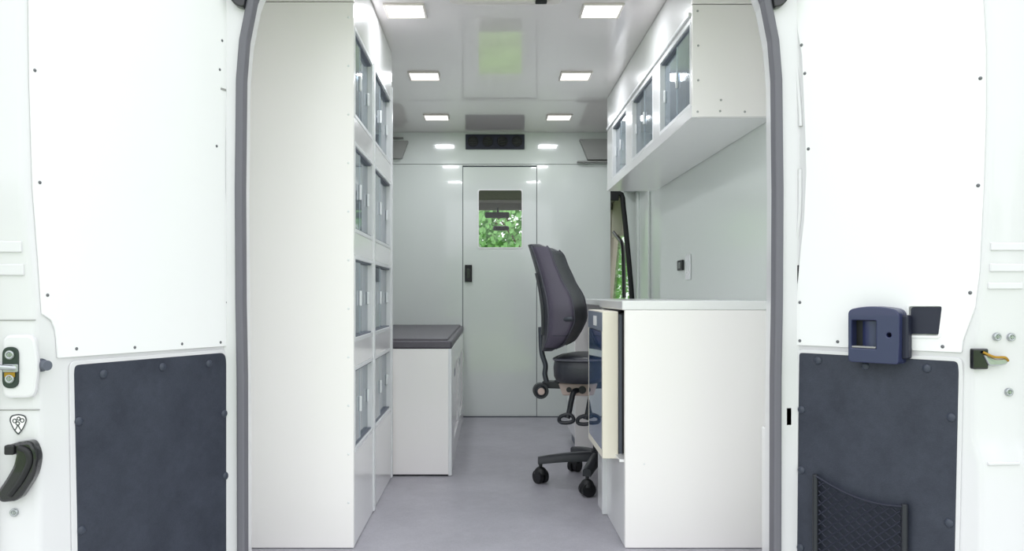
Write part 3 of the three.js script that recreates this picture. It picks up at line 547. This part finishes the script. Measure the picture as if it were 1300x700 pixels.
// ---------------------------------------------------------------- office chair
{
  const ch = thing('office_chair', 'black leather office chair on a five-star caster base at the desk', 'chair', null, [0.45, 0, -3.83], 0);
  // base
  const hubY = 0.115;
  const hub = obj('hub', [cyl(0.04, 0.034, 0.07, 20, V(0, hubY, 0)), cyl(0.026, 0.024, 0.12, 16, V(0, 0.20, 0))], M.chairPlastic, ch);
  obj('gas_lift', cyl(0.014, 0.014, 0.22, 16, V(0, 0.36, 0)), M.greyMetal, ch);
  for (const deg of [180, 108, 36, -36, -108]) {
    const a = deg * Math.PI / 180, dx = Math.cos(a), dz = -Math.sin(a), px = -dz, pz = dx;
    const rows = []; for (let k = 0; k <= 10; k++) { const q = k / 10, r = 0.02 + q * 0.26, wd = 0.026 - 0.008 * q, y1 = 0.146 - 0.022 * q * q - 0.004 * q, y0 = y1 - 0.044 + 0.012 * q;
      const P = (s, y) => V(dx * r + px * s, y, dz * r + pz * s); rows.push([P(-wd, y0), P(wd, y0), P(wd, y1 - 0.008), P(wd * 0.6, y1), P(-wd * 0.6, y1), P(-wd, y1 - 0.008)]); }
    const leg = obj('leg', loft(rows, false, 0.9), M.chairPlastic, ch);
    const ca = a + 0.6, wx = Math.cos(ca), wz = -Math.sin(ca), cx = dx * 0.268, cz = dz * 0.268, wh = [];
    for (const s of [-1, 1]) wh.push(cyl(0.031, 0.031, 0.020, 20, V(cx + wx * 0.015 * s, 0.031, cz + wz * 0.015 * s), V(wx, 0, wz)));
    wh.push(cyl(0.008, 0.008, 0.05, 10, V(cx, 0.07, cz)));
    const hood = new THREE.SphereGeometry(0.035, 16, 8, 0, Math.PI * 2, 0, Math.PI / 2).scale(0.9, 1, 0.9).translate(cx, 0.042, cz); wh.push(hood);
    obj('caster', wh, M.black, ch);
  }
  // seat, mechanism, back: turned a little towards the doorway
  const T = -0.24, rot = new THREE.Matrix4().makeRotationY(T), put = (g) => g.applyMatrix4(rot);
  { // seat cushion: stacked rounded outlines
    const rows = [], hw = 0.235, hl = 0.225;
    for (const [y, k] of [[0.478, 0.90], [0.485, 0.96], [0.505, 1.0], [0.545, 1.01], [0.575, 0.99], [0.590, 0.93], [0.597, 0.80], [0.598, 0.5]]) {
      const r = []; for (let i = 0; i < 40; i++) { const t = i / 40 * Math.PI * 2, c = Math.cos(t), s = Math.sin(t), e = 0.42; r.push(V(0.035 + Math.sign(c) * Math.abs(c) ** e * hl * k, y + (c > 0.7 ? -0.010 * (c - 0.7) / 0.3 : 0), Math.sign(s) * Math.abs(s) ** e * hw * k)); } rows.push(r); }
    const st = obj('seat', put(loft(rows, true, 1.2)), M.leather, ch);
    const pp = []; for (let i = 0; i < 40; i++) { const t = i / 40 * Math.PI * 2, c = Math.cos(t), s = Math.sin(t), e = 0.42; pp.push(V(0.035 + Math.sign(c) * Math.abs(c) ** e * hl * 1.005, 0.582, Math.sign(s) * Math.abs(s) ** e * hw * 1.005)); }
    obj('seat_piping', put(tube(pp, 0.005, 100, 6, true)), M.piping, st);
  }
  const mech = obj('mechanism', put(ext(shapeOf([[-0.15, 0.415], [0.10, 0.415], [0.13, 0.470], [-0.17, 0.470]], 0.008), 0.24, 0.006, -0.12)), M.beige, ch); mech.userData.label = 'beige metal tilt mechanism';
  obj('seat_plate', put(bx(-0.19, 0.17, 0.470, 0.482, -0.11, 0.11, 0.004)), M.chairPlastic, mech);
  obj('mechanism_bolt', [put(cyl(0.012, 0.012, 0.25, 12, V(-0.12, 0.442, 0), V(0, 0, 1))), put(cyl(0.018, 0.018, 0.25, 12, V(-0.06, 0.443, 0), V(0, 0, 1)))], M.black, mech);
  for (const [x, z] of [[-0.105, 0.145], [-0.02, 0.165]]) {
    const lv = obj('lever', put(tube([V(x + 0.03, 0.44, 0.10), V(x + 0.01, 0.435, z - 0.005), V(x, 0.40, z), V(x - 0.01, 0.345, z + 0.005), V(x - 0.018, 0.318, z + 0.01)], 0.0125, 24, 10)), M.chairPlastic, ch);
    obj('lever_paddle', put(tube([V(x - 0.005, 0.335, z + 0.012), V(x - 0.05, 0.322, z + 0.014), V(x - 0.052, 0.302, z + 0.014), V(x - 0.005, 0.300, z + 0.014), V(x + 0.012, 0.312, z + 0.013)], 0.0085, 30, 8, true)), M.chairPlastic, lv);
  }
  const kn = obj('tension_knob', [put(cyl(0.036, 0.036, 0.05, 20, V(-0.262, 0.427, 0.055), V(0.25, 0, 1))), put(cyl(0.026, 0.020, 0.012, 20, V(-0.255, 0.427, 0.085), V(0.25, 0, 1)))], M.chairPlastic, ch);
  obj('knob_cap', put(cyl(0.017, 0.015, 0.006, 16, V(-0.252, 0.427, 0.092), V(0.25, 0, 1))), M.beige, kn);
  obj('back_bracket', put(bx(-0.26, -0.13, 0.435, 0.468, -0.035, 0.035, 0.006)), M.chairPlastic, ch);
  obj('back_bar', put(tube([V(-0.235, 0.45, 0.02), V(-0.248, 0.50, 0.02), V(-0.245, 0.54, 0.02), V(-0.262, 0.60, 0.02), V(-0.27, 0.72, 0.01)], 0.012, 30, 10)), M.greyMetal, ch);
  { // backrest: cx(v) centre line, front bulge, plan curve wrapping forward at the sides
    const N = 26, S = 48, rowsF = [], rowsB = [], edge = [];
    const H0 = 0.615, H1 = 1.10;
    const back = (q) => -0.258 - 0.03 * q - 0.035 * q * q + 0.018 * Math.sin(q * Math.PI);      // rear line
    const thick = (q) => lerpTable([[0, 0.05], [0.08, 0.10], [0.3, 0.142], [0.5, 0.136], [0.68, 0.105], [0.82, 0.095], [0.95, 0.095], [0.985, 0.085], [1, 0.06]], q);
    const half = (q) => lerpTable([[0, 0.13], [0.05, 0.185], [0.15, 0.225], [0.4, 0.24], [0.7, 0.225], [0.9, 0.21], [0.97, 0.198], [1, 0.175]], q);
    for (let j = 0; j <= N; j++) {
      const q = j / N, y = H0 + (H1 - H0) * q + (q > 0.5 ? 0 : 0), b = back(q), t = thick(q), w = half(q), loop = [];
      for (let i = 0; i < S; i++) {
        const a = i / S * Math.PI * 2, c = Math.cos(a), s = Math.sin(a), zz = Math.sign(s) * Math.abs(s) ** 0.34 * w, wrap = 0.055 * (zz / 0.24) ** 2;
        const xx = b + t * 0.5 + Math.sign(c) * Math.abs(c) ** 0.38 * t * 0.5;
        loop.push(V(xx + wrap, y, zz));
      }
      rowsF.push(loop);
    }
    const br = obj('backrest', put(loft(rowsF, true, 1.0)), M.leather, ch);
    for (const k of [0.30, 0.70]) for (const side of [1, -1]) {   // piping along the edges of the side gussets
      const line = [];
      for (let j = 0; j <= 20; j++) { const q = 0.03 + 0.95 * j / 20, y = H0 + (H1 - H0) * q, w = half(q), c = Math.cos(k * Math.PI), sn = Math.sin(k * Math.PI), zz = Math.abs(sn) ** 0.34 * w; line.push(V(back(q) + thick(q) * 0.5 + Math.sign(c) * Math.abs(c) ** 0.38 * thick(q) * 0.5 + 0.055 * (zz / 0.24) ** 2, y, side * zz)); }
      obj('piping', put(tube(line, 0.0045, 80, 6)), M.piping, br);
    }
    for (const side of [1, -1]) {                            // lighter leather strip between the two lines of piping
      const rows = [];
      for (let j = 0; j <= 20; j++) {
        const q = 0.04 + 0.93 * j / 20, y = H0 + (H1 - H0) * q, w = half(q), t = thick(q), line = (off) => { const r = []; for (let i = 0; i <= 8; i++) { const a = (0.32 + 0.36 * i / 8) * Math.PI, c = Math.cos(a), zz = Math.sin(a) ** 0.34 * w; r.push(V(back(q) + t * 0.5 + Math.sign(c) * Math.abs(c) ** 0.38 * t * 0.5 + 0.055 * (zz / 0.24) ** 2, y, side * (zz + off))); } return r; };
        rows.push([...line(0.002), ...line(-0.004).reverse()]);
      }
      const gs = obj('side_gusset', put(loft(rows, side < 0, 0.7)), M.gusset, br); gs.userData.label = 'greyish purple leather side strip';
    }
    const shell = []; for (let j = 4; j < N - 6; j++) { const q = j / N, y = H0 + (H1 - H0) * q, w = half(q) * 0.74, r = []; for (let i = 0; i <= 12; i++) { const zz = -w + 2 * w * i / 12; r.push(V(back(q) - 0.005 + 0.05 * (zz / 0.24) ** 2, y, zz)); } for (let i = 12; i >= 0; i--) { const zz = -w + 2 * w * i / 12; r.push(V(back(q) + 0.02 + 0.05 * (zz / 0.24) ** 2, y, zz)); } shell.push(r); }
    obj('back_shell', put(loft(shell, false, 0.8)), M.chairPlastic, ch);
    obj('back_crease', put(tube([-1, -0.6, 0, 0.6, 1].map(k => { const q = 0.66, zz = k * 0.19; return V(back(q) + thick(q) + 0.055 * (zz / 0.24) ** 2 - 0.002 - 0.012 * k * k, H0 + (H1 - H0) * q, zz); }), 0.005, 24, 6)), M.black, br);
    obj('lumbar_lever', put(tube([V(-0.16, 0.765, 0.2), V(-0.11, 0.765, 0.235), V(-0.085, 0.768, 0.24)], 0.011, 12, 10)), M.greyMetal, ch);
  }
}

// ---------------------------------------------------------------- things on walls and ceiling
{ // six ceiling lamps
  const rows = [[3.37, 'first'], [4.375, 'middle'], [5.39, 'third']];
  rows.forEach(([d], i) => [-0.398, 0.40].forEach((x, k) => {
    const label = ['square ceiling lamp in the row by the rear doorway, on the tall cabinet side', 'square ceiling lamp in the row by the rear doorway, on the overhead cabinet side', 'square ceiling lamp in the middle row, on the tall cabinet side', 'square ceiling lamp in the middle row, on the overhead cabinet side', 'square ceiling lamp in the row by the partition, above the bench', 'square ceiling lamp in the row by the partition, on the side door side'][i * 2 + k];
    const l = thing('ceiling_lamp', label, 'lamp', 'square ceiling lamps', [x, CH, -d]);
    const s = 0.0825, n = 0.074;
    obj('frame', [bx(-s, s, -0.009, -0.0005, -s, -n, 0.002), bx(-s, s, -0.009, -0.0005, n, s, 0.002), bx(-s, -n, -0.009, -0.0005, -n, n, 0.002), bx(n, s, -0.009, -0.0005, -n, n, 0.002)], M.lampFrame, l);
    const face = obj('diffuser', bx(-n, n, -0.006, -0.001, -n, n, 0), M.lampFace, l); face.castShadow = false;
    const a = new THREE.RectAreaLight(0xf7fbff, LAMP, 0.14, 0.14); a.position.set(x, CH - 0.010, -d); a.lookAt(x, 0, -d); a.name = 'lamp_light'; scene.add(a);
  }));
}
{ // roof vent
  const v = thing('roof_vent', 'white roof vent with rounded frame and small dark catch', 'vent', null, [0.007, CH, -3.005]);
  const o = shapeOf([[-0.22, -0.25], [0.22, -0.25], [0.22, 0.25], [-0.22, 0.25]], 0.05); o.holes.push(new THREE.Path(shapeOf([[-0.175, -0.205], [0.175, -0.205], [0.175, 0.205], [-0.175, 0.205]], 0.03).getPoints(6)));
  obj('frame', ext(o, 0.022, 0.006, 0).rotateX(Math.PI / 2), M.lampFrame, v);
  const sc = obj('lid', bx(-0.17, 0.17, -0.006, -0.001, -0.2, 0.2, 0.002), M.laminate, v);
  obj('catch', bx(0.115, 0.16, -0.032, -0.018, -0.212, -0.19, 0.004), M.black, v);
}
{ // black air outlet with four round louvres
  const a = thing('air_outlet', 'black rectangular air outlet with four round louvres above the partition door', 'vent', null, [-0.0125, 1.963, zF]);
  obj('plate', bx(-0.2105, 0.2105, -0.053, 0.053, 0.001, 0.016, 0.003), M.navyDark, a);
  for (let k = 0; k < 4; k++) {
    const x = (k - 1.5) * 0.1045, r = obj('louvre', [new THREE.TorusGeometry(0.034, 0.005, 8, 28).translate(x, 0.002, 0.018), cyl(0.031, 0.031, 0.006, 24, V(x, 0.002, 0.0165), V(0, 0, 1))], M.black, a);
    obj('louvre_blade', [-0.016, 0, 0.016].map(dy => bx(x - 0.027, x + 0.027, dy, dy + 0.004, 0.017, 0.024, 0.001)), M.blackGloss, r);
  }
}
{ // wedge-shaped boxes in the upper corners of the partition
  for (const s of [-1, 1]) {
    const x0 = s < 0 ? -WX + 0.004 : 0.58, sh = s < 0 ? shapeOf([[-0.90, 1.965], [-0.628, 1.965], [-0.672, 1.84], [-0.90, 1.84]], 0.006) : shapeOf([[0.885, 1.975], [0.585, 1.975], [0.645, 1.83], [0.885, 1.83]], 0.006);
    const t = thing('speaker', s < 0 ? 'grey wedge speaker in the partition corner above the bench' : 'grey wedge speaker in the partition corner above the side door', 'speaker');
    obj('housing', ext(sh, 0.05, 0.004, zF + 0.001), M.greyBox, t);
    obj('lower_ledge', s < 0 ? bx(-0.90, -0.665, 1.985, 1.993, zF + 0.001, zF + 0.03, 0.002) : bx(0.57, 0.885, 1.812, 1.82, zF + 0.001, zF + 0.06, 0.002), M.greyBox, t);
  }
}
{ // sockets on the side wall
  const k = thing('socket', 'small black power socket on the pale side wall above the worktop', 'socket', null, [WX, 1.022, -4.213]);
  obj('plate', bx(-0.012, -0.0005, -0.026, 0.026, -0.055, 0.055, 0.004), M.black, k);
  obj('insert', bx(-0.014, -0.011, -0.016, 0.016, -0.03, 0.03, 0.001), M.blackGloss, k);
  const p = thing('switch_plate', 'white switch plate beside the black socket', 'switch', null, [WX, 1.008, -4.056]);
  obj('plate', bx(-0.010, -0.0005, -0.062, 0.062, -0.045, 0.045, 0.003), M.alu, p);
  obj('rocker', bx(-0.013, -0.009, -0.03, 0.03, -0.02, 0.02, 0.002), M.clearPull, p);
}

// ---------------------------------------------------------------- greenery outside
function leafCloud(n, rx, ry, rz, cy, size) {
  const pos = [];
  for (let i = 0; i < n; i++) {
    const a = R(0, Math.PI * 2), c = R(-1, 1), k = R(0.9, 1) * (0.9 + 0.1 * Math.sin(a * 5 + c * 4) + 0.05 * Math.sin(a * 11 - c * 9)), s = Math.sqrt(1 - c * c);
    const o = V(Math.cos(a) * s, c, Math.sin(a) * s), p = V(o.x * rx * k, cy + c * ry * k, o.z * rz * k);      // leaves lie roughly along the crown's surface
    const f = o.clone().add(V(R(-0.7, 0.7), R(-0.3, 0.9), R(-0.7, 0.7))).normalize(), d = V(R(-1, 1), R(-1, 1), R(-1, 1)).cross(f).normalize(), e = d.clone().cross(f).normalize(), L = size * R(0.7, 1.4), W = L * 0.45, m = d.clone().multiplyScalar(L * 0.5);
    const q = [p.clone(), p.clone().add(m).addScaledVector(e, W), p.clone().addScaledVector(d, L), p.clone().add(m).addScaledVector(e, -W)], out = e.clone().cross(d).dot(o) > 0;
    for (const j of out ? [0, 1, 2, 0, 2, 3] : [0, 2, 1, 0, 3, 2]) pos.push(q[j].x, q[j].y, q[j].z);
  }
  const g = new THREE.BufferGeometry(); g.setAttribute('position', new THREE.Float32BufferAttribute(pos, 3)); g.computeVertexNormals(); return g;
}
function shrub(x, z, r, h, n, size, mat, label, group) {
  const t = thing('tree', label, 'tree', group, [x, -0.6, z]);
  const st = [rod(V(0, 0, 0), V(0.1, h * 0.55, 0.05), 0.12, 0.06, 8)];
  for (let k = 0; k < 5; k++) { const a = k * 1.26 + x; st.push(rod(V(0.06, h * 0.3 + k * 0.05, 0.02), V(Math.cos(a) * r * 0.7, h * R(0.6, 0.85), Math.sin(a) * r * 0.7), 0.045, 0.015, 6)); }
  obj('trunk', st, M.bark, t);
  const f = obj('foliage', leafCloud(n, r, h * 0.46, r, h * 0.54, size), mat, t); f.userData.kind = 'stuff';
}
for (const [x, z, r, h, k] of [[-2.6, -16.2, 1.7, 4.2, 0], [1.2, -16.6, 1.8, 4.4, 1], [5.1, -16.0, 1.7, 4.2, 0], [7.2, -11.4, 1.6, 3.9, 1], [-5.2, -20.8, 2.0, 5.2, 1], [-0.7, -21.0, 2.0, 5.3, 0], [3.7, -20.9, 2.0, 5.2, 1], [8.2, -20.4, 2.0, 5.2, 0]])
  shrub(x, z, r, h, 6000, 0.12, k ? M.leafDark : M.leafLight, 'leafy green tree seen through the cab windows in front of the van', 'trees in front of the van');
for (let k = 0; k < 7; k++) shrub(-18 + k * 6, 21 + (k % 2) * 2, 2.2, 3.8 + (k % 3) * 0.5, 1600, 0.3, k % 2 ? M.leafDark : M.leafLight, 'leafy green tree on the lawn behind the open doors', 'trees on the lawn behind the van');

renderer.render(scene, camera);
